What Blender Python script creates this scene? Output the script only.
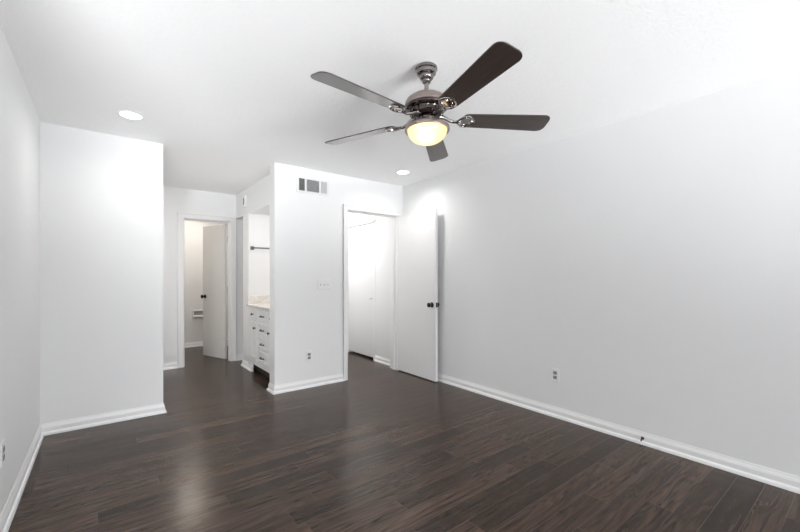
import bpy, bmesh, math, random
from mathutils import Vector, Matrix

random.seed(7)
for _o in list(bpy.data.objects):
    bpy.data.objects.remove(_o)
SC = bpy.context.scene
COL = SC.collection
PI = math.pi

# ------------------------------------------------------------------ camera, world, light, exposure
CAM_H, ROOM_H = 1.233, 2.44
cam_data = bpy.data.cameras.new('camera')
cam_data.sensor_fit = 'HORIZONTAL'
cam_data.sensor_width = 36.0
cam_data.lens = 36.0 * 379.0 / 800.0
cam_data.shift_y = 11.0 / 800.0
cam_data.clip_start = 0.02
cam = bpy.data.objects.new('camera', cam_data)
cam.location = (0, 0, CAM_H)
cam.rotation_euler = (PI / 2, 0, -math.radians(38.0))
COL.objects.link(cam)
SC.camera = cam

world = bpy.data.worlds.new('daylight')
SC.world = world
world.use_nodes = True
wnt = world.node_tree
wb = wnt.nodes['Background']
# daylight: (sky, far ground, mid ground, near ground) radiance, fitted to light the room through the two added windows
DAY_LEFT = (0.75, 0.8, 1.2, 1.4)
DAY_BACK = (6.6, 0.5, 45.0, 2.0)
wtc = wnt.nodes.new('ShaderNodeTexCoord')
wsp = wnt.nodes.new('ShaderNodeSeparateXYZ')
wnt.links.new(wtc.outputs['Generated'], wsp.inputs[0])


def wmath(op, a, b):
    n = wnt.nodes.new('ShaderNodeMath')
    n.operation = op
    for i, v in enumerate((a, b)):
        if isinstance(v, (int, float)): n.inputs[i].default_value = v
        else: wnt.links.new(v, n.inputs[i])
    return n.outputs[0]


def wstep(v, lo, hi):
    n = wnt.nodes.new('ShaderNodeMapRange')
    n.interpolation_type = 'SMOOTHSTEP'
    n.inputs['From Min'].default_value, n.inputs['From Max'].default_value = lo, hi
    wnt.links.new(v, n.inputs['Value'])
    return n.outputs[0]


def wprofile(day):
    tot = day[0]
    down = wmath('MULTIPLY', wsp.outputs['Z'], -1.0)
    for k, (lo, hi) in enumerate(((-0.04, 0.06), (0.12, 0.28), (0.36, 0.54))):
        tot = wmath('ADD', wmath('MULTIPLY', wstep(down, lo, hi), day[k + 1] - day[k]), tot)
    return tot


side = wstep(wmath('SUBTRACT', wmath('MULTIPLY', wsp.outputs['Y'], 0.55), wsp.outputs['X']), -0.25, 0.25)      # 1 towards the added left window, 0 towards the back
pl, pb = wprofile(DAY_LEFT), wprofile(DAY_BACK)
wnt.links.new(wmath('ADD', wmath('MULTIPLY', pl, side), wmath('MULTIPLY', pb, wmath('SUBTRACT', 1.0, side))), wb.inputs[1])
wb.inputs[0].default_value = (0.965, 0.985, 1.0, 1)

CAN_LEFT, CAN_RIGHT = 17.0, 28.0        # watts of the recessed lamps
CAN_LENS = 9.0           # radiance of their lenses
HALL_FILL = 310.0
PASS_FILL = 300.0
BATH_POWER = 460.0
NICHE_FILL = 143.0
FAN_BULB = 0.33

# portals that guide the daylight through the two added windows
for nm, loc, rot, w_, h_ in (('added_back_window_portal', (1.9, -3.51, 1.2), (PI / 2, 0, 0), 2.2, 2.3),
                             ('added_left_window_portal', (-0.50, -0.25, 1.2), (PI / 2, 0, -PI / 2), 3.5, 2.3)):
    wl = bpy.data.lights.new(nm, 'AREA')
    wl.shape = 'RECTANGLE'
    wl.size, wl.size_y = w_, h_
    wl.cycles.is_portal = True
    wlo = bpy.data.objects.new(nm, wl)
    wlo.location = loc
    wlo.rotation_euler = rot
    COL.objects.link(wlo)

vs = SC.view_settings
vs.view_transform = 'Standard'
vs.look = 'None'
vs.exposure = 0.12
vs.gamma = 1.0
vs.use_curve_mapping = False
try:
    SC.cycles.use_denoising = True
    SC.cycles.max_bounces = 12
    SC.cycles.diffuse_bounces = 8
    SC.cycles.sample_clamp_indirect = 6.0
except Exception:
    pass


# ------------------------------------------------------------------ materials
def new_mat(name):
    m = bpy.data.materials.new(name)
    m.use_nodes = True
    nt = m.node_tree
    return m, nt, nt.nodes['Principled BSDF']


def N(nt, kind, **kw):
    n = nt.nodes.new(kind)
    for k, v in kw.items():
        setattr(n, k, v)
    return n


def simple(name, rgb, rough=0.5, metal=0.0, coat=0.0, noise=0.0, nscale=40.0, bump=0.0, bscale=200.0, spec=0.5):
    """plain paint / metal / plastic with a little procedural variation"""
    m, nt, b = new_mat(name)
    b.inputs['Roughness'].default_value = rough
    b.inputs['Metallic'].default_value = metal
    b.inputs['Coat Weight'].default_value = coat
    b.inputs['Specular IOR Level'].default_value = spec
    tc = N(nt, 'ShaderNodeTexCoord')
    nz = N(nt, 'ShaderNodeTexNoise')
    nz.inputs['Scale'].default_value = nscale
    nz.inputs['Detail'].default_value = 4
    nt.links.new(tc.outputs['Object'], nz.inputs['Vector'])
    mx = N(nt, 'ShaderNodeMix', data_type='RGBA')
    mx.inputs[6].default_value = (*[c * (1 - noise) for c in rgb], 1)
    mx.inputs[7].default_value = (*[min(1, c * (1 + noise)) for c in rgb], 1)
    nt.links.new(nz.outputs['Fac'], mx.inputs[0])
    nt.links.new(mx.outputs[2], b.inputs['Base Color'])
    if bump:
        n2 = N(nt, 'ShaderNodeTexNoise')
        n2.inputs['Scale'].default_value = bscale
        n2.inputs['Detail'].default_value = 3
        nt.links.new(tc.outputs['Object'], n2.inputs['Vector'])
        bp = N(nt, 'ShaderNodeBump')
        bp.inputs['Strength'].default_value = bump
        bp.inputs['Distance'].default_value = 0.004
        nt.links.new(n2.outputs['Fac'], bp.inputs['Height'])
        nt.links.new(bp.outputs['Normal'], b.inputs['Normal'])
    return m


def emit(name, rgb, s):
    m, nt, b = new_mat(name)
    b.inputs['Base Color'].default_value = (0.9, 0.9, 0.9, 1)
    b.inputs['Emission Color'].default_value = (*rgb, 1)
    b.inputs['Emission Strength'].default_value = s
    return m


def floor_mat():
    m, nt, b = new_mat('dark_plank')
    L = nt.links
    tc = N(nt, 'ShaderNodeTexCoord')
    sp = N(nt, 'ShaderNodeSeparateXYZ')
    L.new(tc.outputs['Object'], sp.inputs[0])

    def math_(op, a, b_=None, c=None):
        n = N(nt, 'ShaderNodeMath', operation=op)
        for i, v in enumerate((a, b_, c)):
            if v is None:
                continue
            if isinstance(v, (int, float)):
                n.inputs[i].default_value = v
            else:
                L.new(v, n.inputs[i])
        return n.outputs[0]
    W, LEN = 0.124, 1.15
    v = math_('DIVIDE', math_('SUBTRACT', sp.outputs['Y'], 0.065 - 0.124 * 20), W)
    row = math_('FLOOR', v)
    fv = math_('FRACT', v)
    wn = N(nt, 'ShaderNodeTexWhiteNoise', noise_dimensions='1D')
    L.new(row, wn.inputs['W'])
    u = math_('ADD', math_('DIVIDE', math_('ADD', sp.outputs['X'], 20.0), LEN), math_('MULTIPLY', wn.outputs['Value'], 7.0))
    ci = math_('FLOOR', u)
    fu = math_('FRACT', u)
    cid = N(nt, 'ShaderNodeCombineXYZ')
    L.new(row, cid.inputs[0]); L.new(ci, cid.inputs[1])
    wn2 = N(nt, 'ShaderNodeTexWhiteNoise', noise_dimensions='3D')
    L.new(cid.outputs[0], wn2.inputs['Vector'])
    # grain
    gv = N(nt, 'ShaderNodeCombineXYZ')
    L.new(math_('ADD', math_('MULTIPLY', sp.outputs['X'], 3.0), math_('MULTIPLY', wn2.outputs['Value'], 37.0)), gv.inputs[0])
    L.new(math_('MULTIPLY', sp.outputs['Y'], 55.0), gv.inputs[1])
    L.new(math_('MULTIPLY', wn2.outputs['Value'], 91.0), gv.inputs[2])
    g1 = N(nt, 'ShaderNodeTexNoise')
    g1.inputs['Scale'].default_value = 1.0
    g1.inputs['Detail'].default_value = 6
    g1.inputs['Roughness'].default_value = 0.68
    g1.inputs['Distortion'].default_value = 0.25
    L.new(gv.outputs[0], g1.inputs['Vector'])
    # cathedral grain rings
    gw = N(nt, 'ShaderNodeCombineXYZ')
    L.new(math_('ADD', math_('MULTIPLY', sp.outputs['X'], 0.55), math_('MULTIPLY', wn2.outputs['Value'], 13.0)), gw.inputs[0])
    L.new(math_('MULTIPLY', sp.outputs['Y'], 4.0), gw.inputs[1])
    L.new(math_('MULTIPLY', wn2.outputs['Value'], 17.0), gw.inputs[2])
    n3 = N(nt, 'ShaderNodeTexNoise')
    n3.inputs['Scale'].default_value = 1.7
    n3.inputs['Detail'].default_value = 2
    L.new(gw.outputs[0], n3.inputs['Vector'])
    rings = math_('FRACT', math_('MULTIPLY', n3.outputs['Fac'], 17.0))
    rings = math_('ABSOLUTE', math_('SUBTRACT', rings, 0.5))
    ramp = N(nt, 'ShaderNodeValToRGB')
    ramp.color_ramp.elements[0].position = 0.36
    ramp.color_ramp.elements[0].color = (0.0115, 0.0066, 0.0046, 1)
    ramp.color_ramp.elements[1].position = 0.74
    ramp.color_ramp.elements[1].color = (0.088, 0.055, 0.040, 1)
    sv = N(nt, 'ShaderNodeCombineXYZ')          # broad streaks along the plank
    L.new(math_('ADD', math_('MULTIPLY', sp.outputs['X'], 1.1), math_('MULTIPLY', wn2.outputs['Value'], 53.0)), sv.inputs[0])
    L.new(math_('MULTIPLY', sp.outputs['Y'], 30.0), sv.inputs[1])
    L.new(math_('MULTIPLY', wn2.outputs['Value'], 29.0), sv.inputs[2])
    g2 = N(nt, 'ShaderNodeTexNoise')
    g2.inputs['Scale'].default_value = 1.0
    g2.inputs['Detail'].default_value = 3
    g2.inputs['Distortion'].default_value = 0.4
    L.new(sv.outputs[0], g2.inputs['Vector'])
    val = math_('ADD', math_('MULTIPLY', g1.outputs['Fac'], 0.55), math_('MULTIPLY', rings, 0.24))
    val = math_('ADD', val, math_('MULTIPLY', g2.outputs['Fac'], 0.40))
    L.new(val, ramp.inputs[0])
    # seams: the bevel highlight is put into their paler colour
    ev = math_('MULTIPLY', math_('MINIMUM', fv, math_('SUBTRACT', 1.0, fv)), W)
    eu = math_('MULTIPLY', math_('MINIMUM', fu, math_('SUBTRACT', 1.0, fu)), LEN)
    ed = math_('MINIMUM', ev, eu)
    seam = N(nt, 'ShaderNodeMapRange', interpolation_type='SMOOTHSTEP')
    seam.inputs['From Min'].default_value = 0.0003
    seam.inputs['From Max'].default_value = 0.0019
    L.new(ed, seam.inputs['Value'])
    mx = N(nt, 'ShaderNodeMix', data_type='RGBA')
    mx.inputs[6].default_value = (0.085, 0.066, 0.056, 1)
    L.new(seam.outputs[0], mx.inputs[0])
    tone = N(nt, 'ShaderNodeMix', data_type='RGBA', blend_type='MULTIPLY')
    tone.inputs[0].default_value = 1.0
    L.new(ramp.outputs[0], tone.inputs[6])
    tv = math_('ADD', math_('MULTIPLY', wn2.outputs['Value'], 0.75), 0.60)
    tcol = N(nt, 'ShaderNodeCombineColor')
    for i_ in range(3):
        L.new(tv, tcol.inputs[i_])
    L.new(tcol.outputs[0], tone.inputs[7])
    L.new(tone.outputs[2], mx.inputs[7])
    L.new(mx.outputs[2], b.inputs['Base Color'])
    rg = N(nt, 'ShaderNodeMapRange')
    rg.inputs['To Min'].default_value = 0.17
    rg.inputs['To Max'].default_value = 0.32
    L.new(g1.outputs['Fac'], rg.inputs['Value'])
    L.new(rg.outputs[0], b.inputs['Roughness'])
    h = math_('ADD', math_('MULTIPLY', seam.outputs[0], 1.0), math_('MULTIPLY', g1.outputs['Fac'], 0.30))
    bp = N(nt, 'ShaderNodeBump')
    bp.inputs['Strength'].default_value = 0.35
    bp.inputs['Distance'].default_value = 0.0012
    L.new(h, bp.inputs['Height'])
    L.new(bp.outputs['Normal'], b.inputs['Normal'])
    b.inputs['Specular IOR Level'].default_value = 0.24
    b.inputs['Specular Tint'].default_value = (1.0, 0.86, 0.76, 1)
    return m


def marble_mat():
    m, nt, b = new_mat('beige_marble')
    tc = N(nt, 'ShaderNodeTexCoord')
    nz = N(nt, 'ShaderNodeTexNoise')
    nz.inputs['Scale'].default_value = 9
    nz.inputs['Detail'].default_value = 8
    nz.inputs['Distortion'].default_value = 1.5
    nt.links.new(tc.outputs['Object'], nz.inputs['Vector'])
    r = N(nt, 'ShaderNodeValToRGB')
    r.color_ramp.elements[0].position = 0.35
    r.color_ramp.elements[0].color = (0.74, 0.68, 0.62, 1)
    r.color_ramp.elements[1].position = 0.6
    r.color_ramp.elements[1].color = (0.86, 0.83, 0.79, 1)
    nt.links.new(nz.outputs['Fac'], r.inputs[0])
    nt.links.new(r.outputs[0], b.inputs['Base Color'])
    b.inputs['Roughness'].default_value = 0.18
    return m


def bowl_mat():
    m, nt, b = new_mat('frosted_glass')
    nt.nodes.remove(b)
    out = nt.nodes['Material Output']
    tr = N(nt, 'ShaderNodeBsdfTranslucent')
    tr.inputs[0].default_value = (0.95, 0.82, 0.58, 1)
    em = N(nt, 'ShaderNodeEmission')
    em.inputs[0].default_value = (1.0, 0.76, 0.42, 1)
    em.inputs[1].default_value = 0.34
    gl = N(nt, 'ShaderNodeBsdfGlossy')
    gl.inputs['Roughness'].default_value = 0.25
    fr = N(nt, 'ShaderNodeFresnel')
    mx = N(nt, 'ShaderNodeMixShader')
    ad = N(nt, 'ShaderNodeAddShader')
    nt.links.new(fr.outputs[0], mx.inputs[0])
    nt.links.new(tr.outputs[0], mx.inputs[1])
    nt.links.new(gl.outputs[0], mx.inputs[2])
    nt.links.new(mx.outputs[0], ad.inputs[0])
    nt.links.new(em.outputs[0], ad.inputs[1])
    nt.links.new(ad.outputs[0], out.inputs[0])
    return m


def blade_mat():
    m, nt, b = new_mat('dark_walnut_blade')
    tc = N(nt, 'ShaderNodeTexCoord')
    mp = N(nt, 'ShaderNodeMapping')
    mp.inputs['Scale'].default_value = (3, 60, 3)
    nz = N(nt, 'ShaderNodeTexNoise')
    nz.inputs['Scale'].default_value = 1.5
    nz.inputs['Detail'].default_value = 5
    nt.links.new(tc.outputs['Object'], mp.inputs[0])
    nt.links.new(mp.outputs[0], nz.inputs['Vector'])
    r = N(nt, 'ShaderNodeValToRGB')
    r.color_ramp.elements[0].position = 0.3
    r.color_ramp.elements[0].color = (0.024, 0.016, 0.013, 1)
    r.color_ramp.elements[1].position = 0.75
    r.color_ramp.elements[1].color = (0.050, 0.034, 0.027, 1)
    nt.links.new(nz.outputs['Fac'], r.inputs[0])
    nt.links.new(r.outputs[0], b.inputs['Base Color'])
    b.inputs['Roughness'].default_value = 0.28
    b.inputs['Coat Weight'].default_value = 0.45
    b.inputs['Coat Roughness'].default_value = 0.12
    return m


M_WALL = simple('wall_paint', (0.835, 0.838, 0.842), 0.55, noise=0.01, nscale=3, bump=0.06, bscale=160, spec=0.3)
M_CEIL = simple('ceiling_texture', (0.94, 0.94, 0.942), 0.8, noise=0.012, nscale=45, bump=0.7, bscale=60, spec=0.2)
M_TRIM = simple('trim_paint', (0.86, 0.86, 0.86), 0.3, noise=0.01)
M_DOOR = simple('door_paint', (0.83, 0.83, 0.83), 0.38, noise=0.01, nscale=6)
M_BATHDOOR = simple('bath_door_shaded', (0.74, 0.73, 0.71), 0.45, noise=0.01, nscale=6)  # white door greyed in its colour for the ambient bathroom light
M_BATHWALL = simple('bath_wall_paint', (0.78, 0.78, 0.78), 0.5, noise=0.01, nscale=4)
M_CAB = simple('cabinet_paint', (0.82, 0.82, 0.82), 0.35, noise=0.01)
M_SHADOWGAP = simple('shadow_gap_dark', (0.04, 0.035, 0.03), 0.7)  # shade of the toe recess and closet interior put into the colour
M_BLACK = simple('oil_rubbed_bronze', (0.018, 0.016, 0.015), 0.28, metal=0.6)
M_PULL = simple('dark_nickel', (0.10, 0.10, 0.10), 0.3, metal=1.0)
M_BAR = simple('gunmetal_bar', (0.16, 0.16, 0.165), 0.3, metal=1.0)
M_STEEL = simple('satin_steel', (0.62, 0.62, 0.62), 0.3, metal=1.0)
M_CHROME = simple('smoked_chrome', (0.40, 0.38, 0.37), 0.10, metal=1.0)
M_CANOPY = simple('canopy_chrome', (0.26, 0.24, 0.235), 0.09, metal=1.0)
M_NICKEL = simple('brushed_nickel', (0.37, 0.31, 0.29), 0.32, metal=1.0, noise=0.08, nscale=90)
M_DARKCH = simple('dark_chrome', (0.10, 0.085, 0.08), 0.14, metal=1.0)
M_PLATE = simple('white_plastic', (0.84, 0.84, 0.84), 0.35)
M_SOCKET = simple('grey_socket', (0.30, 0.30, 0.30), 0.4)
M_SLOT = simple('dark_slot', (0.03, 0.03, 0.03), 0.6)
M_VENTWHITE = simple('vent_enamel', (0.80, 0.80, 0.80), 0.4)
M_VENTLV = simple('louver_enamel', (0.55, 0.55, 0.55), 0.45)
M_VENTDARK = simple('duct_shade', (0.05, 0.05, 0.05), 0.8)
M_CERAMIC = simple('white_ceramic', (0.85, 0.85, 0.84), 0.15)
M_RUBBER = simple('black_rubber', (0.02, 0.02, 0.02), 0.6)
M_FLOOR = floor_mat()
M_MARBLE = marble_mat()
M_BOWL = bowl_mat()
M_BLADE = blade_mat()
M_LENS = emit('lamp_lens', (1.0, 0.985, 0.96), CAN_LENS)
M_FILL_PASS = emit('passage_fill_lens', (1.0, 0.98, 0.95), PASS_FILL)
M_FILL_HALL = emit('hall_fill_lens', (1.0, 0.98, 0.95), HALL_FILL)
M_LENS_BATH = emit('bath_lamp_lens', (1.0, 0.92, 0.82), BATH_POWER)
M_FILL_NICHE = emit('niche_fill_lens', (1.0, 0.97, 0.94), NICHE_FILL)


# ------------------------------------------------------------------ mesh helpers
class MB:
    def __init__(self):
        self.bm = bmesh.new()

    def box(self, lo, hi, bevel=0.0, seg=2, mat=None):
        lo, hi = Vector(lo), Vector(hi)
        r = bmesh.ops.create_cube(self.bm, size=1.0)
        vs_ = r['verts']
        c = (lo + hi) / 2
        d = hi - lo
        for v in vs_:
            v.co = Vector((v.co.x * d.x, v.co.y * d.y, v.co.z * d.z)) + c
            if mat is not None:
                v.co = mat @ v.co
        if bevel:
            es = list({e for v in vs_ for e in v.link_edges})
            bmesh.ops.bevel(self.bm, geom=es, offset=bevel, segments=seg, affect='EDGES', profile=0.5)
        return self

    def lathe(self, prof, n=40, mat=None, cap=True):
        """prof: list of (r, z) from one end to the other, spun about z"""
        rings = []
        for r, z in prof:
            if r < 1e-5:
                p = Vector((0, 0, z))
                rings.append([self.bm.verts.new(mat @ p if mat else p)])
            else:
                ring = []
                for k in range(n):
                    a = 2 * PI * k / n
                    p = Vector((r * math.cos(a), r * math.sin(a), z))
                    ring.append(self.bm.verts.new(mat @ p if mat else p))
                rings.append(ring)
        for A, B in zip(rings, rings[1:]):
            for k in range(n):
                if len(A) == 1 and len(B) == 1:
                    continue
                if len(A) == 1:
                    f = [A[0], B[(k + 1) % n], B[k]]
                elif len(B) == 1:
                    f = [A[k], A[(k + 1) % n], B[0]]
                else:
                    f = [A[k], A[(k + 1) % n], B[(k + 1) % n], B[k]]
                self.bm.faces.new(f)
        if cap:
            for R in (rings[0], rings[-1]):
                if len(R) > 2:
                    self.bm.faces.new(R)
        return self

    def tube(self, pts, r, n=12):
        pts = [Vector(p) for p in pts]
        rs = r if isinstance(r, (list, tuple)) else [r] * len(pts)
        rings = []
        up = None
        for i, p in enumerate(pts):
            t = (pts[min(i + 1, len(pts) - 1)] - pts[max(i - 1, 0)]).normalized()
            if up is None:
                up = Vector((0, 0, 1)) if abs(t.z) < 0.9 else Vector((1, 0, 0))
            s = t.cross(up).normalized()
            u = s.cross(t).normalized()
            up = u
            rings.append([self.bm.verts.new(p + (s * math.cos(2 * PI * k / n) + u * math.sin(2 * PI * k / n)) * rs[i]) for k in range(n)])
        for A, B in zip(rings, rings[1:]):
            for k in range(n):
                self.bm.faces.new([A[k], A[(k + 1) % n], B[(k + 1) % n], B[k]])
        self.bm.faces.new(rings[0])
        self.bm.faces.new(rings[-1])
        return self

    def prism(self, outline, z0, z1, bevel=0.0, mat=None):
        a = [self.bm.verts.new((x, y, z0)) for x, y in outline]
        b = [self.bm.verts.new((x, y, z1)) for x, y in outline]
        n = len(a)
        fs = [self.bm.faces.new(a), self.bm.faces.new(b)]
        for k in range(n):
            self.bm.faces.new([a[k], a[(k + 1) % n], b[(k + 1) % n], b[k]])
        if bevel:
            es = list({e for f in fs for e in f.edges})
            bmesh.ops.bevel(self.bm, geom=es, offset=bevel, segments=2, affect='EDGES', profile=0.5)
            if mat:
                pass
        return self

    def xform(self, m):
        bmesh.ops.transform(self.bm, matrix=m, verts=self.bm.verts)
        return self

    def build(self, name, mat, parent=None, smooth=None, origin=None):
        bmesh.ops.recalc_face_normals(self.bm, faces=self.bm.faces)
        me = bpy.data.meshes.new(name)
        if origin is not None:
            bmesh.ops.translate(self.bm, vec=-Vector(origin), verts=self.bm.verts)
        self.bm.to_mesh(me)
        self.bm.free()
        me.materials.append(mat)
        o = bpy.data.objects.new(name, me)
        COL.objects.link(o)
        if origin is not None:
            o.location = origin
        if smooth is not None:
            for p in me.polygons:
                p.use_smooth = True
            try:
                me.set_sharp_from_angle(angle=math.radians(smooth))
            except Exception:
                pass
        if parent is not None:
            o.parent = parent
        return o


def tag(o, label=None, cat=None, group=None, kind=None):
    if label: o['label'] = label
    if cat: o['category'] = cat
    if group: o['group'] = group
    if kind: o['kind'] = kind
    return o


def thing(name, loc, label, cat, group=None, rz=0.0, kind=None):
    o = bpy.data.objects.new(name, None)
    o.empty_display_size = 0.1
    o.location = loc
    o.rotation_euler = (0, 0, rz)
    COL.objects.link(o)
    return tag(o, label, cat, group, kind)


def struct(name, mb, mat, label=None, cat=None, smooth=None):
    o = mb.build(name, mat, smooth=smooth)
    return tag(o, label, cat, kind='structure')


def copy_tree(o, parent=None):
    c = o.copy()
    COL.objects.link(c)
    c.parent = parent
    for ch in [x for x in bpy.data.objects if x.parent == o]:
        copy_tree(ch, c)
    return c


# ------------------------------------------------------------------ plan of the place (metres)
XL, XR = -0.39, 3.14            # left / right wall faces
YB = -3.40                      # wall behind the camera
YS, XS = 4.04, 0.425            # projecting wall on the left: face and end
YV, XV = 3.965, 1.42            # wall with the vent: face and free end
TV = 0.155                      # its thickness
YF = 5.90                       # far wall of the passage
XBK = 1.54                      # bulkhead face above the vanity
XPF = 1.528
YP0, YP1 = 5.25, 5.505          # upright panel beside the vanity
XN = 2.13                       # back of the vanity niche
HX0, HX1, HZ = 2.301, 3.052, 2.036   # bedroom door opening
BX0, BX1, BZ = 0.865, 1.458, 2.035   # bath door opening
YH = 5.52                       # far wall of the hall
YBB = 7.52                      # back wall of the bath

# floor and ceiling
struct('floor', MB().box((-0.55, -3.6, -0.06), (3.6, 7.7, 0.0)), M_FLOOR, 'dark brown hardwood plank floor', 'floor')
struct('ceiling', MB().box((-0.55, -3.6, ROOM_H), (3.6, 7.7, ROOM_H + 0.08)), M_CEIL, 'white textured ceiling', 'ceiling')

# walls
LY0, LY1 = -2.0, 1.5            # wide window added in the unseen part of the left wall for light
w = MB()
w.box((XL - 0.12, -3.6, 0), (XL, LY0, ROOM_H))
w.box((XL - 0.12, LY1, 0), (XL, YS, ROOM_H))
w.box((XL - 0.12, LY0, 0), (XL, LY1, 0.05))
w.box((XL - 0.12, LY0, 2.36), (XL, LY1, ROOM_H))
struct('wall_left', w, M_WALL, 'plain pale grey wall on the left', 'wall')
struct('wall_projecting', MB().box((XL - 0.12, YS, 0), (XS, YS + 0.12, ROOM_H)).box((XL - 0.12, YS + 0.12, 0), (XL, YF, ROOM_H)),
       M_WALL, 'pale grey wall section ending at the passage opening', 'wall')
w = MB()
w.box((XV, YV, 0), (HX0 - 0.012, YV + TV, ROOM_H))
w.box((HX0 - 0.012, YV, HZ + 0.012), (HX1 + 0.012, YV + TV, ROOM_H))
w.box((HX1 + 0.012, YV, 0), (XR, YV + TV, ROOM_H))
struct('wall_far', w, M_WALL, 'pale grey wall with air vent and open doorway', 'wall')
w = MB()
w.box((XR, -3.6, 0), (XR + 0.12, 4.64, ROOM_H))
w.box((XR, 4.64, 2.06), (XR + 0.12, 5.44, ROOM_H))
w.box((XR, 5.44, 0), (XR + 0.12, YH + 0.12, ROOM_H))
struct('wall_right', w, M_WALL, 'long blank pale grey wall on the right', 'wall')
# wall behind the camera with a wide window added to let in fill light
WX0, WX1, WZ0, WZ1 = 0.8, 3.0, 0.05, 2.36
w = MB()
w.box((XL, YB - 0.15, 0), (WX0, YB, ROOM_H))
w.box((WX1, YB - 0.15, 0), (XR, YB, ROOM_H))
w.box((WX0, YB - 0.15, 0), (WX1, YB, WZ0))
w.box((WX0, YB - 0.15, WZ1), (WX1, YB, ROOM_H))
struct('wall_back', w, M_WALL, 'wall opposite the doorway with an added wide window', 'wall')
w = MB()
w.box((WX0, YB - 0.10, WZ0), (WX1, YB - 0.04, WZ0 + 0.04), 0.004)
w.box((WX0, YB - 0.10, WZ1 - 0.04), (WX1, YB - 0.04, WZ1), 0.004)
for x in (WX0, WX0 + 1.08, WX1 - 0.04):
    w.box((x, YB - 0.09, WZ0 + 0.04), (x + 0.04, YB - 0.05, WZ1 - 0.04), 0.003)
struct('added_window_1', w, M_TRIM, 'white frame of an unseen window added for light', 'window')
w = MB()
w.box((XL - 0.09, LY0, 0.05), (XL - 0.03, LY1, 0.09), 0.004)
w.box((XL - 0.09, LY0, 2.32), (XL - 0.03, LY1, 2.36), 0.004)
for y in (LY0, LY0 + 1.08, LY0 + 2.16, LY1 - 0.04):
    w.box((XL - 0.08, y, 0.09), (XL - 0.04, y + 0.04, 2.32), 0.003)
struct('added_window_2', w, M_TRIM, 'white frame of an unseen window added in the left wall for light', 'window')

# passage: far wall with the bath door opening
w = MB()
w.box((XL - 0.12, YF, 0), (BX0 - 0.012, YF + 0.12, ROOM_H))
w.box((BX0 - 0.012, YF, BZ + 0.012), (BX1 + 0.012, YF + 0.12, ROOM_H))
w.box((BX1 + 0.012, YF, 0), (XN, YF + 0.12, ROOM_H))
struct('wall_passage', w, M_WALL, 'grey end wall of the passage around the narrow door', 'wall')
# bulkhead above vanity
struct('wall_bulkhead', MB().box((XBK, YV + TV, 2.09), (XN, YF, ROOM_H)), M_WALL, 'dropped bulkhead above the vanity niche', 'wall')
# upright panel at the vanity's far end
struct('wall_panel', MB().box((XPF, YP0, 0), (XN, YP1, 2.09)), M_TRIM, 'white upright wall panel at the far end of the vanity', 'wall')
struct('wall_niche', MB().box((XN, YV + TV, 0), (XN + 0.10, YF + 0.12, ROOM_H)), M_TRIM, 'back wall of the vanity niche', 'wall')
# bath
w = MB()
w.box((0.35, YBB, 0), (XN + 0.1, YBB + 0.1, ROOM_H))
w.box((0.25, YF + 0.12, 0), (0.35, YBB + 0.1, ROOM_H))
w.box((XN, YF + 0.12, 0), (XN + 0.1, YBB, ROOM_H))
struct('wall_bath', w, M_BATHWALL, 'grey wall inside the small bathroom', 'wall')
# hall
w = MB()
w.box((XN + 0.1, YH, 0), (XR, YH + 0.12, ROOM_H))
struct('wall_hall', w, M_WALL, 'white end wall of the hall beyond the doorway', 'wall')
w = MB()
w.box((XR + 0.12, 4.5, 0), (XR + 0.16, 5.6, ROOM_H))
struct('wall_closet', w, M_SHADOWGAP, 'back of the closet behind its sliding door, shade put into its dark colour', 'wall')

# baseboards -------------------------------------------------------
PROFILE = [(0, 0), (0.025, 0), (0.025, 0.006), (0.0225, 0.016), (0.0175, 0.023), (0.0125, 0.026), (0.012, 0.030), (0.012, 0.056),
           (0.009, 0.066), (0.0045, 0.078), (0.003, 0.088), (0, 0.088)]


def baseboards(pts, names, labels=None):
    """mitred sweep along a polyline; walls lie to the left of the walking direction, mouldings to the right; one object per leg"""
    P = [Vector((x, y)) for x, y in pts]
    dirs = [(b - a).normalized() for a, b in zip(P, P[1:])]
    nor = [Vector((d.y, -d.x)) for d in dirs]       # right-hand side = into the room
    rings = []
    for i, p in enumerate(P):
        if i == 0: off = nor[0]
        elif i == len(P) - 1: off = nor[-1]
        else:
            s = nor[i - 1] + nor[i]
            off = s / max(0.2, s.dot(nor[i]))
        rings.append([(p + off * t).to_3d() + Vector((0, 0, z)) for t, z in PROFILE])
    for i, nm in enumerate(names):
        mb = MB()
        A = [mb.bm.verts.new(v) for v in rings[i]]
        B = [mb.bm.verts.new(v) for v in rings[i + 1]]
        n = len(A)
        for k in range(n):
            mb.bm.faces.new([A[k], A[(k + 1) % n], B[(k + 1) % n], B[k]])
        mb.bm.faces.new(A); mb.bm.faces.new(B)
        struct(nm, mb, M_TRIM, labels[i] if labels else None, 'baseboard')


baseboards([(XL, LY1 + 0.02), (XL, YS), (XS, YS), (XS, YS + 0.12)],
           ['baseboard_left', 'baseboard_projecting', 'baseboard_projecting_end'],
           ['white baseboard along the left wall', 'white baseboard along the projecting wall', 'white baseboard around the end of the projecting wall'])
baseboards([(XL, YS + 0.12), (XL, YF), (BX0 - 0.078, YF)], ['baseboard_passage_side', 'baseboard_passage'],
           ['white baseboard on the hidden side of the passage', 'white baseboard left of the narrow door'])
baseboards([(BX1 + 0.082, YF), (XN, YF)], ['baseboard_recess'], ['white baseboard in the shaded recess'])
baseboards([(XV + 0.10, YV + TV), (XV, YV + TV), (XV, YV), (HX0 - 0.063, YV)],
           ['baseboard_far_back', 'baseboard_far_end', 'baseboard_far'],
           ['short white baseboard return beside the vanity', 'white baseboard around the free wall end', 'white baseboard under the air vent wall'])
baseboards([(XR, YV), (XR, YB)], ['baseboard_right'], ['white baseboard along the right wall'])
baseboards([(XR, 4.60), (XR, YV + TV)], ['baseboard_hall'], ['white baseboard in the hall'])
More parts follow.
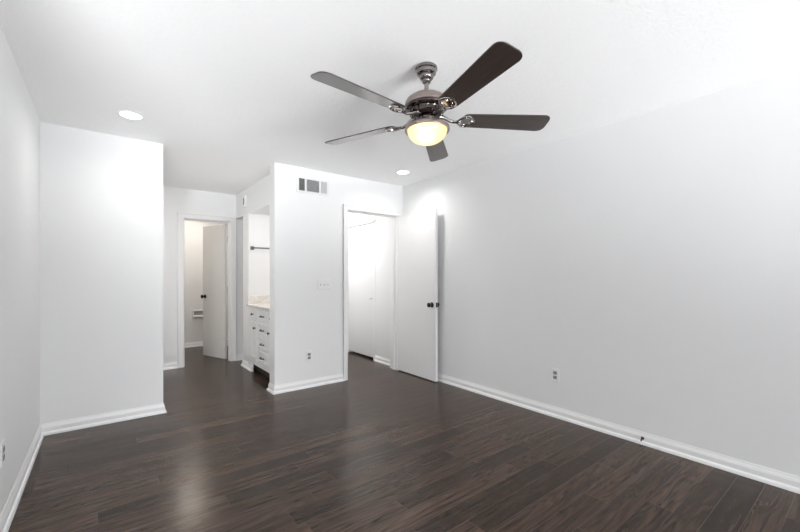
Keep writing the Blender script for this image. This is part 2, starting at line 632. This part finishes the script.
baseboards([(0.35, YBB), (XN, YBB)], ['baseboard_bath'], ['white baseboard inside the bathroom'])
# the base moulding wraps the foot of the panel beside the vanity
baseboards([(XPF + 0.25, YP1), (XPF, YP1), (XPF, 5.10), (XPF + 0.012, 5.10)],
           ['baseboard_panel_back', 'baseboard_panel', 'baseboard_panel_end'],
           ['white base moulding behind the vanity panel', 'flared white base moulding at the foot of the vanity panel', 'short end of the vanity panel base moulding'])


# door frames ------------------------------------------------------
def frame(name, x0, x1, zt, y0, y1, cw, label, left=True, right=True, back=True, rlim=None):
    t = 0.014
    mb = MB()
    # jambs lining the opening
    mb.box((x0 - 0.012, y0 - 0.002, 0), (x0, y1 + 0.002, zt), 0.001)
    mb.box((x1, y0 - 0.002, 0), (x1 + 0.012, y1 + 0.002, zt), 0.001)
    mb.box((x0 - 0.012, y0 - 0.002, zt), (x1 + 0.012, y1 + 0.002, zt + 0.012), 0.001)
    ym = (y0 + y1) / 2
    # stops
    mb.box((x0, ym - 0.02, 0), (x0 + 0.011, ym + 0.015, zt), 0.001)
    mb.box((x1 - 0.011, ym - 0.02, 0), (x1, ym + 0.015, zt), 0.001)
    mb.box((x0 + 0.011, ym - 0.02, zt - 0.011), (x1 - 0.011, ym + 0.015, zt), 0.001)
    xr = min(x1 + cw, rlim) if rlim else x1 + cw
    for (yf, s) in ((y0, -1), (y1, 1)):
        if s == 1 and not back:
            continue
        def slab(xa, xb, za, zb, th):
            a, b = sorted((yf, yf + s * th))
            mb.box((xa, a, za), (xb, b, zb), 0.003)
        r = 0.005
        slab(x0 - cw, x0 - r, 0, zt + cw, t)
        slab(x1 + r, xr, 0, zt + cw, t)
        slab(x0 - r - 0.001, x1 + r + 0.001, zt + r, zt + cw, t)
        # raised outer bead of the casing
        slab(x0 - cw, x0 - cw + 0.017, 0, zt + cw, t + 0.007)
        if not rlim:
            slab(xr - 0.017, xr, 0, zt + cw, t + 0.007)
        slab(x0 - cw + 0.016, xr - 0.016, zt + cw - 0.017, zt + cw, t + 0.007)
    return struct(name, mb, M_TRIM, label, 'door frame')


frame('trim_1', HX0, HX1, HZ, YV, YV + TV, 0.063, 'white casing around the open bedroom doorway', rlim=XR - 0.03)
frame('trim_2', BX0, BX1, BZ, YF, YF + 0.12, 0.08, 'white casing around the narrow bathroom doorway')
# closet jamb in the hall
w = MB()
w.box((XR - 0.004, 4.605, 0), (XR + 0.12, 4.655, 2.075), 0.002)
w.box((XR - 0.004, 5.425, 0), (XR + 0.12, 5.47, 2.075), 0.002)
w.box((XR - 0.004, 4.605, 2.045), (XR + 0.12, 5.47, 2.09), 0.002)
struct('trim_3', w, M_TRIM, 'white jamb around the hall closet door', 'door frame')


# ------------------------------------------------------------------ doors
def knob_mb(direction=1):
    """door knob with a rose: axis +z, base at z=0"""
    mb = MB()
    mb.lathe([(0, 0), (0.031, 0), (0.032, 0.003), (0.029, 0.008), (0.014, 0.011), (0.0105, 0.014), (0.0105, 0.028), (0.016, 0.032),
              (0.025, 0.039), (0.0285, 0.048), (0.0265, 0.057), (0.018, 0.063), (0, 0.065)], 28)
    return mb


def hinge_mb(h=0.09):
    mb = MB()
    mb.lathe([(0, -h / 2 - 0.004), (0.004, -h / 2 - 0.002), (0.006, -h / 2), (0.006, h / 2), (0.004, h / 2 + 0.002), (0, h / 2 + 0.004)], 14)
    mb.box((-0.030, -0.0015, -h / 2), (0, 0.0015, h / 2))
    return mb


# bedroom door: hinged on the right jamb, swung into the room, almost against the right wall
def swing_door(name, hinge, ang, width, height, thick, mat, label, knob_z, gap=0.012):
    """local x runs from the hinge to the free edge, the slab lies between y = 0 and y = thick"""
    d = thing(name, (hinge[0], hinge[1], 0), label, 'door', rz=ang, kind='structure')
    mb = MB()
    mb.box((0, 0, gap), (width, thick, height), 0.002)
    mb.build('door_panel', mat, d)
    for side in (0, 1):
        k = knob_mb()
        if side == 0:
            k.xform(Matrix.Translation((width - 0.062, 0, knob_z)) @ Matrix.Rotation(PI / 2, 4, 'X'))
        else:
            k.xform(Matrix.Translation((width - 0.062, thick, knob_z)) @ Matrix.Rotation(-PI / 2, 4, 'X'))
        ko = k.build('knob', M_BLACK, d, smooth=40)
        ko['label'] = 'dark bronze round knob'
    lp = MB().box((width - 0.0008, thick / 2 - 0.0125, knob_z - 0.028), (width + 0.0014, thick / 2 + 0.0125, knob_z + 0.028), 0.0006)
    lp.box((width, thick / 2 - 0.006, knob_z - 0.009), (width + 0.008, thick / 2 + 0.006, knob_z + 0.009), 0.002)
    lo = lp.build('latch_plate', M_BLACK, d)
    lo['label'] = 'dark latch plate on the door edge'
    return d


ang1 = math.atan2(3.225 - 3.965, 3.046 - 3.058)
d1 = swing_door('door_1', (3.056, 3.958), ang1, 0.735, 2.031, 0.035, M_DOOR, 'open white bedroom door standing along the right wall', 0.905)
for z in (0.25, 1.05, 1.82):
    hm = hinge_mb()
    hm.xform(Matrix.Translation((-0.004, 0.040, z)))
    hm.build('hinge', M_STEEL, d1, smooth=40)

ang2 = math.radians(109.5)
d2 = swing_door('door_2', (1.450, 6.062), ang2, 0.575, 2.022, 0.035, M_BATHDOOR, 'narrow white bathroom door standing ajar, dim light put into its colour', 0.93)
for z in (0.25, 1.05, 1.80):
    hm = hinge_mb()
    hm.xform(Matrix.Translation((-0.004, -0.006, z)))
    hm.build('hinge', M_STEEL, d2, smooth=40)

# hall closet door
d3 = thing('door_3', (XR + 0.03, 5.04, 0), 'plain white closet door in the hall beyond the doorway', 'door', kind='structure')
MB().box((0, -0.38, 0.03), (0.035, 0.385, 2.0445), 0.002).build('door_panel', M_DOOR, d3)
k = MB()
k.lathe([(0, 0), (0.010, 0), (0.0085, 0.004), (0.007, 0.012), (0.013, 0.018), (0.016, 0.024), (0.013, 0.029), (0, 0.031)], 20)
k.xform(Matrix.Translation((0, -0.30, 0.91)) @ Matrix.Rotation(-PI / 2, 4, 'Y'))
ko = k.build('knob', M_STEEL, d3, smooth=40)
ko['label'] = 'small steel knob'

# ------------------------------------------------------------------ vanity in the niche
YC0, YC1 = YV + TV + 0.004, YP0 - 0.002
XC = 1.52
van = thing('vanity_cabinet', (1.82, (YC0 + YC1) / 2, 0), 'white vanity cabinet with dark pulls beside the vent wall', 'cabinet')
vo = Vector(van.location)


def vbuild(mb, name, mat, parent=van, smooth=None):
    base = vo
    p = parent
    mb.xform(Matrix.Translation(-base))
    o = mb.build(name, mat, p, smooth=smooth)
    return o


mb = MB()
mb.box((XC + 0.02, YC0, 0.11), (XN - 0.003, YC1, 0.848))
mb.box((XC + 0.085, YC0, 0.0), (XN - 0.003, YC1, 0.11))
vbuild(mb, 'carcass', M_CAB)
mb = MB().box((XC + 0.075, YC0 + 0.002, 0.0), (XC + 0.0845, YC1 - 0.002, 0.109))
tk = vbuild(mb, 'toe_kick', M_SHADOWGAP)
tk['label'] = 'recessed toe kick, shade put into its dark colour'
# face frame
cols = [(4.160, 4.415), (4.445, 4.815), (4.845, 5.095)]
rows = [(0.690, 0.828), (0.512, 0.662), (0.345, 0.490), (0.178, 0.323)]
mb = MB()
for a, b in ((YC0, 4.160), (4.415, 4.445), (4.815, 4.845), (5.095, YC1)):
    mb.box((XC, a, 0.11), (XC + 0.02, b, 0.848), 0.0012)
for a, b in ((0.828, 0.848), (0.662, 0.690), (0.11, 0.178)):
    mb.box((XC + 0.0005, YC0, a), (XC + 0.02, YC1, b), 0.0012)
for a, b in ((0.490, 0.512), (0.323, 0.345)):
    mb.box((XC + 0.0005, 4.445, a), (XC + 0.02, 4.815, b), 0.0012)
mb.box((XC, 5.098, 0.0), (XC + 0.02, YC1, 0.112), 0.0012)
vbuild(mb, 'face_frame', M_CAB)


def front_mb(y0, y1, z0, z1, border=0.038):
    """recessed-panel front facing -x"""
    g = 0.003
    y0 += g; y1 -= g; z0 += g; z1 -= g
    x1, x0 = XC + 0.0185, XC - 0.012
    mb = MB()
    mb.box((x0, y0, z0), (x1, y0 + border, z1), 0.002)
    mb.box((x0, y1 - border, z0), (x1, y1, z1), 0.002)
    mb.box((x0, y0 + border - 0.001, z0), (x1, y1 - border + 0.001, z0 + border), 0.002)
    mb.box((x0, y0 + border - 0.001, z1 - border), (x1, y1 - border + 0.001, z1), 0.002)
    mb.box((x0 + 0.009, y0 + border - 0.002, z0 + border - 0.002), (x1, y1 - border + 0.002, z1 - border + 0.002))
    # small raised bead round the panel
    b = 0.006
    xa = x0 + 0.003
    mb.box((xa, y0 + border - 0.001, z0 + border), (x1, y0 + border + b, z1 - border), 0.002)
    mb.box((xa, y1 - border - b, z0 + border), (x1, y1 - border + 0.001, z1 - border), 0.002)
    mb.box((xa, y0 + border, z0 + border - 0.001), (x1, y1 - border, z0 + border + b), 0.002)
    mb.box((xa, y0 + border, z1 - border - b), (x1, y1 - border, z1 - border + 0.001), 0.002)
    return mb


def pull_mb(y, z, half=0.048):
    x = XC - 0.012
    mb = MB()
    mb.tube([(x + 0.002, y - half, z), (x - 0.014, y - half, z), (x - 0.023, y - half + 0.009, z), (x - 0.026, y - half / 2, z - 0.001), (x - 0.027, y, z - 0.002),
             (x - 0.026, y + half / 2, z - 0.001), (x - 0.023, y + half - 0.009, z), (x - 0.014, y + half, z), (x + 0.002, y + half, z)], 0.0062, 10)
    for s in (-1, 1):
        mb.lathe([(0, 0), (0.010, 0), (0.010, 0.003), (0.006, 0.006), (0, 0.006)], 14,
                 Matrix.Translation((x, y + s * half, z)) @ Matrix.Rotation(-PI / 2, 4, 'Y'))
    return mb


def cknob_mb(y, z):
    x = XC - 0.012
    return MB().lathe([(0, 0), (0.009, 0), (0.007, 0.004), (0.006, 0.012), (0.012, 0.018), (0.0165, 0.024), (0.0155, 0.029), (0.008, 0.032), (0, 0.0325)], 20,
                      Matrix.Translation((x, y, z)) @ Matrix.Rotation(-PI / 2, 4, 'Y'))


def vfront(name, y, z, hw):
    p = vbuild(front_mb(y[0], y[1], z[0], z[1], 0.03 if (z[1] - z[0]) < 0.2 else 0.042), name, M_CAB)
    for kind, yy, zz in hw:
        if kind == 'pull':
            o = vbuild(pull_mb(yy, zz), 'pull', M_PULL, p, 40)
        else:
            o = vbuild(cknob_mb(yy, zz), 'knob', M_PULL, p, 40)
        o['label'] = 'dark metal ' + kind
    return p


vfront('drawer', cols[2], rows[0], [('knob', 4.985, 0.757)])
vfront('drawer', cols[1], rows[0], [('pull', 4.625, 0.755)])
vfront('drawer', cols[0], rows[0], [('knob', 4.288, 0.757)])
for r in rows[1:]:
    vfront('drawer', cols[1], r, [('pull', 4.625, (r[0] + r[1]) / 2)])
vfront('door', cols[2], (rows[3][0], rows[1][1]), [('knob', 4.895, 0.588)])
vfront('door', cols[0], (rows[3][0], rows[1][1]), [('knob', 4.366, 0.583)])

ct = tag(MB().box((XC - 0.022, YC0, 0.8485), (XN - 0.002, YC1, 0.877), 0.004).build('countertop', M_MARBLE, origin=(1.82, 4.69, 0.8485)),
         'pale beige marble countertop on the white vanity cabinet', 'countertop')
sp_ = MB().box((XC - 0.010, YC1 - 0.02, 0.877), (XN - 0.002, YC1, 0.978), 0.003)
sp_.xform(Matrix.Translation((-1.82, -4.69, -0.8485)))
sp_.build('side_splash', M_MARBLE, ct)

# towel bar on the upright panel
tb = thing('towel_bar', (1.575, YP0, 1.622), 'dark metal towel bar mounted on the white panel above the countertop', 'towel bar')
for x in (0.0, 0.46):
    m_ = MB().box((x - 0.024, -0.010, -0.024), (x + 0.024, 0, 0.024), 0.003)
    m_.box((x - 0.012, -0.066, -0.012), (x + 0.012, -0.009, 0.012), 0.003)
    m_.build('mount', M_BAR, tb)
MB().tube([(0.006, -0.054, 0), (0.455, -0.054, 0)], 0.0095, 14).build('bar', M_BAR, tb, smooth=40)

# white sensor box on the bulkhead
sb = thing('sensor_box', (XBK, 5.435, 2.272), 'small white box with a dark slot high on the bulkhead near the passage end', 'sensor')
MB().box((-0.028, -0.055, -0.085), (0, 0.055, 0.085), 0.006).build('housing', M_PLATE, sb)
MB().box((-0.031, -0.034, -0.045), (-0.026, -0.006, 0.045), 0.002).build('slot', M_SLOT, sb)

# recessed paper holder in the bathroom
ph = thing('toilet_paper_holder', (1.33, YBB, 0.565), 'white ceramic recessed toilet paper holder on the bathroom wall', 'paper holder')
m_ = MB()
m_.box((-0.10, -0.016, 0.060), (0.10, 0, 0.085), 0.004)
m_.box((-0.10, -0.016, -0.085), (0.10, 0, -0.060), 0.004)
m_.box((-0.10, -0.016, -0.061), (-0.078, 0, 0.061), 0.004)
m_.box((0.078, -0.016, -0.061), (0.10, 0, 0.061), 0.004)
m_.build('surround', M_CERAMIC, ph)
MB().box((-0.079, -0.004, -0.061), (0.079, -0.001, 0.061)).build('recess', M_SOCKET, ph)  # flat grey sheet, its colour stands in for the shaded hollow
m_ = MB()
m_.tube([(-0.085, -0.035, -0.03), (0.085, -0.035, -0.03)], 0.022, 18)
m_.box((-0.095, -0.05, -0.05), (-0.08, -0.01, -0.012), 0.004)
m_.box((0.08, -0.05, -0.05), (0.095, -0.01, -0.012), 0.004)
m_.build('roller', M_CERAMIC, ph, smooth=40)


# ------------------------------------------------------------------ ceiling fan
FX, FY = 1.460, 1.624
fan = thing('ceiling_fan', (FX, FY, ROOM_H - 0.0012), 'five-blade ceiling fan with dark wood blades and lit glass bowl', 'ceiling fan')
fan.rotation_euler = (math.radians(-1.3), 0, 0)      # hangs a touch out of plumb
Z = lambda z: z - ROOM_H
mb = MB().lathe([(0, Z(2.4395)), (0.058, Z(2.4395)), (0.0635, Z(2.434)), (0.0645, Z(2.427)), (0.0635, Z(2.420)), (0.059, Z(2.416)), (0.058, Z(2.410)), (0.0545, Z(2.398)), (0.047, Z(2.391)),
                 (0.042, Z(2.388)), (0.0425, Z(2.383)), (0.040, Z(2.374)), (0.033, Z(2.366)), (0.026, Z(2.362)), (0.0265, Z(2.356)), (0.022, Z(2.347)), (0.016, Z(2.343)), (0, Z(2.343))], 48)
mb.build('canopy', M_CANOPY, fan, smooth=30)
mb = MB().lathe([(0, Z(2.350)), (0.0125, Z(2.350)), (0.0125, Z(2.292)), (0.021, Z(2.290)), (0.021, Z(2.272)), (0, Z(2.270))], 24)
mb.build('downrod', M_NICKEL, fan, smooth=35)
mb = MB().lathe([(0, Z(2.274)), (0.040, Z(2.274)), (0.066, Z(2.271)), (0.096, Z(2.262)), (0.116, Z(2.247)), (0.125, Z(2.229)), (0.127, Z(2.216)),
                 (0.1265, Z(2.208)), (0.120, Z(2.205)), (0, Z(2.205))], 56)
motor = mb.build('motor_housing', M_NICKEL, fan, smooth=35)
mb = MB().lathe([(0, Z(2.2055)), (0.119, Z(2.2055)), (0.117, Z(2.197)), (0.108, Z(2.190)), (0.096, Z(2.187)), (0.092, Z(2.180)), (0.093, Z(2.166)), (0.088, Z(2.158)),
                 (0.078, Z(2.153)), (0.060, Z(2.149)), (0, Z(2.149))], 56)
for k in range(15):
    a = 2 * PI * k / 15
    mb.box((-0.004, -0.010, -0.007), (0.006, 0.010, 0.007), 0.002,
           mat=Matrix.Rotation(a, 4, 'Z') @ Matrix.Translation((0.0915, 0, Z(2.173))))
lb = mb.build('vent_band', M_DARKCH, motor, smooth=35)
lb['label'] = 'dark polished lower motor band'
mb = MB().lathe([(0, Z(2.1495)), (0.046, Z(2.1495)), (0.050, Z(2.144)), (0.050, Z(2.128)), (0.046, Z(2.122)), (0, Z(2.122))], 40)
mb.build('switch_housing', M_DARKCH, fan, smooth=35)

# blades: outline in local coords, x along the blade
BZ_ = 2.138


def blade_outline():
    r0, r1 = 0.205, 0.722
    pts = []
    w0, w1 = 0.056, 0.071

    def corner(cx, cy, r, a0, a1, n=7):
        return [(cx + r * math.cos(a0 + (a1 - a0) * i / n), cy + r * math.sin(a0 + (a1 - a0) * i / n)) for i in range(n + 1)]
    rt = 0.040
    pts += corner(r1 - rt, -w1 + rt, rt, -PI / 2, 0)
    pts += corner(r1 - rt, w1 - rt, rt, 0, PI / 2)
    rr = 0.030
    pts += corner(r0 + rr, w0 - rr, rr, PI / 2, PI)
    pts += corner(r0 + rr, -w0 + rr, rr, PI, 1.5 * PI)
    return pts


def iron_mb():
    """ornate cast bracket: flat arm from the hub, scrolled plate under the blade"""
    mb = MB()
    # arm
    mb.tube([(0.072, 0, 0.020), (0.100, 0, 0.014), (0.130, 0, -0.004), (0.160, 0, -0.012), (0.190, 0, -0.010)], [0.013, 0.012, 0.010, 0.009, 0.008], 10)
    # scrolls
    for s in (-1, 1):
        pts = []
        for i in range(17):
            t = i / 16
            a = s * (0.2 + t * 4.2)
            r = 0.030 - 0.014 * t
            pts.append((0.212 - 0.010 * math.cos(a) + 0.030 * t, s * 0.026 + r * math.sin(a) * 0.75, -0.0075))
        mb.tube(pts, 0.0052, 8)
        mb.tube([(0.165, 0, -0.011), (0.185, s * 0.018, -0.010), (0.205, s * 0.040, -0.008), (0.230, s * 0.046, -0.007), (0.255, s * 0.036, -0.007), (0.272, s * 0.014, -0.007)], 0.006, 8)
    # plate under the blade
    out = [(0.198, -0.018), (0.215, -0.045), (0.240, -0.048), (0.262, -0.034), (0.282, 0.0), (0.262, 0.034), (0.240, 0.048), (0.215, 0.045), (0.198, 0.018)]
    mb.prism(out, -0.0068, -0.0032)
    for (x, y) in ((0.222, -0.030), (0.222, 0.030), (0.262, 0)):
        mb.lathe([(0, -0.0105), (0.005, -0.0095), (0.007, -0.0068), (0, -0.0068)], 12, Matrix.Translation((x, y, 0)))
    return mb


bl = MB().prism(blade_outline(), -0.003, 0.003, 0.0015)
blade = bl.build('blade', M_BLADE, fan)
iron = iron_mb().build('blade_bracket', M_CHROME, blade, smooth=40)
iron['label'] = 'chrome scrolled blade bracket'
PITCH = math.radians(-13)
for k in range(5):
    b_ = blade if k == 0 else blade.copy()
    if k:
        COL.objects.link(b_)
        i_ = iron.copy()
        COL.objects.link(i_)
        i_.parent = b_
    b_.parent = fan
    b_.location = (0, 0, Z(BZ_))
    b_.rotation_euler = (PITCH, 0, math.radians(40.4 + 72 * k))

mb = MB().lathe([(0.0, Z(2.123)), (0.047, Z(2.123)), (0.052, Z(2.117)), (0.066, Z(2.110)), (0.104, Z(2.101)), (0.122, Z(2.094)), (0.128, Z(2.087)), (0.129, Z(2.073)), (0.126, Z(2.068)),
                 (0.117, Z(2.070)), (0.115, Z(2.083)), (0.100, Z(2.094)), (0.0, Z(2.104))], 56, cap=False)
mb.build('light_fitter', M_NICKEL, fan, smooth=35)
prof = []
for i in range(13):
    a = PI / 2 * i / 12
    prof.append((0.1145 * math.cos(a) ** 0.9 if i < 12 else 0, Z(2.074) - 0.078 * math.sin(a)))
inner = [(max(0, r - 0.003) if r > 0 else 0, z + 0.003) for r, z in prof]
mb = MB().lathe(prof, 48, cap=False)
bowl = mb.build('glass_bowl', M_BOWL, fan, smooth=60)
bowl['label'] = 'frosted cream glass bowl, lit from inside'
fl = bpy.data.lights.new('fan_bulb', 'POINT')
fl.energy = FAN_BULB
fl.shadow_soft_size = 0.022
fl.color = (1.0, 0.80, 0.55)
flo = bpy.data.objects.new('fan_bulb', fl)
flo.location = (-0.035, -0.03, Z(2.045))
flo.parent = fan
COL.objects.link(flo)


# ------------------------------------------------------------------ recessed ceiling lights
def can(x, y, label, lens_mat, zc=ROOM_H, r=0.066, group='recessed ceiling lights', watts=0.0):
    t = thing('recessed_light', (x, y, zc), label, 'ceiling light', group)
    MB().lathe([(r, -0.003), (r + 0.002, -0.007), (r + 0.010, -0.007), (r + 0.016, -0.004), (r + 0.018, 0.0), (r, 0.0)], 44).build('trim_ring', M_PLATE, t, smooth=40)
    MB().lathe([(0, -0.0035), (r + 0.0005, -0.0035), (r + 0.0005, -0.0005), (0, -0.0005)], 36).build('lens', lens_mat, t, smooth=40)
    if watts:
        sl = bpy.data.lights.new('recessed_lamp', 'SPOT')
        sl.energy = watts
        sl.color = (1.0, 0.985, 0.96)
        sl.spot_size = math.radians(168)
        sl.spot_blend = 1.0
        sl.shadow_soft_size = 0.045
        so = bpy.data.objects.new('recessed_lamp', sl)
        so.location = (0, 0, -0.012)
        so.parent = t
        COL.objects.link(so)
    return t


can(0.159, 3.459, 'lit recessed ceiling light in front of the projecting wall', M_LENS, watts=CAN_LEFT)
can(2.709, 3.412, 'lit recessed ceiling light near the doorway corner', M_LENS, watts=CAN_RIGHT)
can(-0.02, 5.0, 'added fill light in the passage, hidden behind the projecting wall', M_FILL_PASS)  # unseen lamp added to brighten the passage
can(2.50, 5.22, 'added fill light on the hall ceiling, out of view', M_FILL_HALL, r=0.075)  # hidden lamp added to whiten the hall and its closet door
can(1.10, 6.85, 'lit recessed ceiling light in the bathroom', M_LENS_BATH, r=0.052)
can(1.86, 4.55, 'added fill light under the bulkhead, hidden above the vanity', M_FILL_NICHE, zc=2.09, r=0.052)  # unseen lamp added to brighten the vanity niche

# ------------------------------------------------------------------ air vent
av = thing('air_vent', (1.857, YV, 2.255), 'white three-section air vent high on the wall left of the doorway', 'air vent')
x0, x1, z0, z1 = -0.200, 0.197, -0.090, 0.092
xs = [(-0.170, -0.101), (-0.080, 0.071), (0.090, 0.167)]
zi0, zi1 = -0.066, 0.066
mb = MB()
mb.box((x0, -0.008, zi1), (x1, 0, z1), 0.003)
mb.box((x0, -0.008, z0), (x1, 0, zi0), 0.003)
mb.box((x0, -0.008, zi0 - 0.001), (xs[0][0], 0, zi1 + 0.001), 0.003)
mb.box((xs[2][1], -0.008, zi0 - 0.001), (x1, 0, zi1 + 0.001), 0.003)
mb.box((xs[0][1], -0.008, zi0 - 0.001), (xs[1][0], 0, zi1 + 0.001), 0.002)
mb.box((xs[1][1], -0.008, zi0 - 0.001), (xs[2][0], 0, zi1 + 0.001), 0.002)
mb.build('frame', M_VENTWHITE, av)
MB().box((xs[0][0] - 0.001, -0.0015, zi0 - 0.001), (xs[2][1] + 0.001, -0.0005, zi1 + 0.001)).build('duct_shade_sheet', M_VENTDARK, av)  # dark sheet stands in for the unlit depth of the duct


def louvers(n, lo, hi, vertical, ang, z0_, z1_):
    mb = MB()
    for i in range(n):
        c = lo + (hi - lo) * (i + 0.5) / n
        if vertical:
            m = Matrix.Translation((c, -0.006, 0)) @ Matrix.Rotation(ang, 4, 'Z')
            mb.box((-0.0045, -0.0006, z0_), (0.0045, 0.0006, z1_), mat=m)
        else:
            m = Matrix.Translation((0, -0.006, c)) @ Matrix.Rotation(ang, 4, 'X')
            mb.box((z0_, -0.0006, -0.0045), (z1_, 0.0006, 0.0045), mat=m)
    return mb


louvers(7, *xs[0], True, math.radians(55), zi0, zi1).build('grille', M_VENTLV, av)
louvers(11, zi0, zi1, False, math.radians(-40), *xs[1]).build('grille', M_VENTLV, av)
louvers(8, *xs[2], True, math.radians(-30), zi0, zi1).build('grille', M_VENTLV, av)


# ------------------------------------------------------------------ switches and outlets (built facing -y, then turned)
def outlet(loc, rz, label):
    t = thing('wall_outlet', loc, label, 'outlet', rz=rz)
    MB().box((-0.036, -0.006, -0.059), (0.036, 0, 0.059), 0.003).build('cover_plate', M_PLATE, t)
    for z in (0.0195, -0.0195):
        s = MB().box((-0.017, -0.0085, z - 0.0145), (0.017, -0.005, z + 0.0145), 0.004)
        so = s.build('socket', M_SOCKET, t)
        q = MB()
        q.box((-0.0085, -0.0092, z - 0.003), (-0.0055, -0.0080, z + 0.008))
        q.box((0.0055, -0.0092, z - 0.003), (0.0085, -0.0080, z + 0.008))
        q.lathe([(0, 0), (0.0032, 0), (0.0032, 0.001), (0, 0.001)], 12, Matrix.Translation((0, -0.0082, z - 0.0085)) @ Matrix.Rotation(PI / 2, 4, 'X'))
        q.build('slots', M_SLOT, so)
    MB().lathe([(0, 0), (0.003, 0), (0.0025, 0.001), (0, 0.0012)], 12, Matrix.Translation((0, -0.0058, 0)) @ Matrix.Rotation(PI / 2, 4, 'X')).build('screw', M_STEEL, t)
    return t


outlet((1.806, YV, 0.350), 0.0, 'white duplex outlet low on the vent wall beside the doorway')
outlet((XR, 1.791, 0.368), -PI / 2, 'white duplex outlet on the long right wall')
outlet((XL, 2.632, 0.378), PI / 2, 'white duplex outlet on the left wall at the picture edge')

sw = thing('light_switch', (1.992, YV, 1.146), 'white three-toggle light switch plate left of the doorway', 'light switch')
MB().box((-0.085, -0.006, -0.060), (0.085, 0, 0.060), 0.003).build('cover_plate', M_PLATE, sw)
for x in (-0.046, 0, 0.046):
    q = MB().box((x - 0.0055, -0.0072, -0.012), (x + 0.0055, -0.0055, 0.012), 0.0005)
    q.build('switch_slot', M_VENTLV, sw)
    q = MB().box((-0.004, -0.014, -0.006), (0.004, 0, 0.006), 0.0015, mat=Matrix.Translation((x, -0.006, 0.002)) @ Matrix.Rotation(math.radians(-25), 4, 'X'))
    q.build('toggle', M_PLATE, sw)

# door stop on the right baseboard
ds = thing('door_stop', (XR - 0.012, 1.100, 0.046), 'small black door stop with white tip on the right baseboard', 'door stop')
mb = MB().lathe([(0, 0), (0.011, 0), (0.011, 0.003), (0.006, 0.005), (0, 0.005)], 18, Matrix.Rotation(-PI / 2, 4, 'Y'))
mb.tube([(-0.004, 0, 0), (-0.016, 0, 0.001), (-0.024, 0, -0.006), (-0.030, 0, -0.016)], 0.005, 12)
mb.build('stem', M_RUBBER, ds, smooth=40)
MB().tube([(-0.0295, 0, -0.015), (-0.033, 0, -0.024), (-0.037, 0, -0.036)], [0.0065, 0.009, 0.0085], 14).build('tip', M_PLATE, ds, smooth=40)
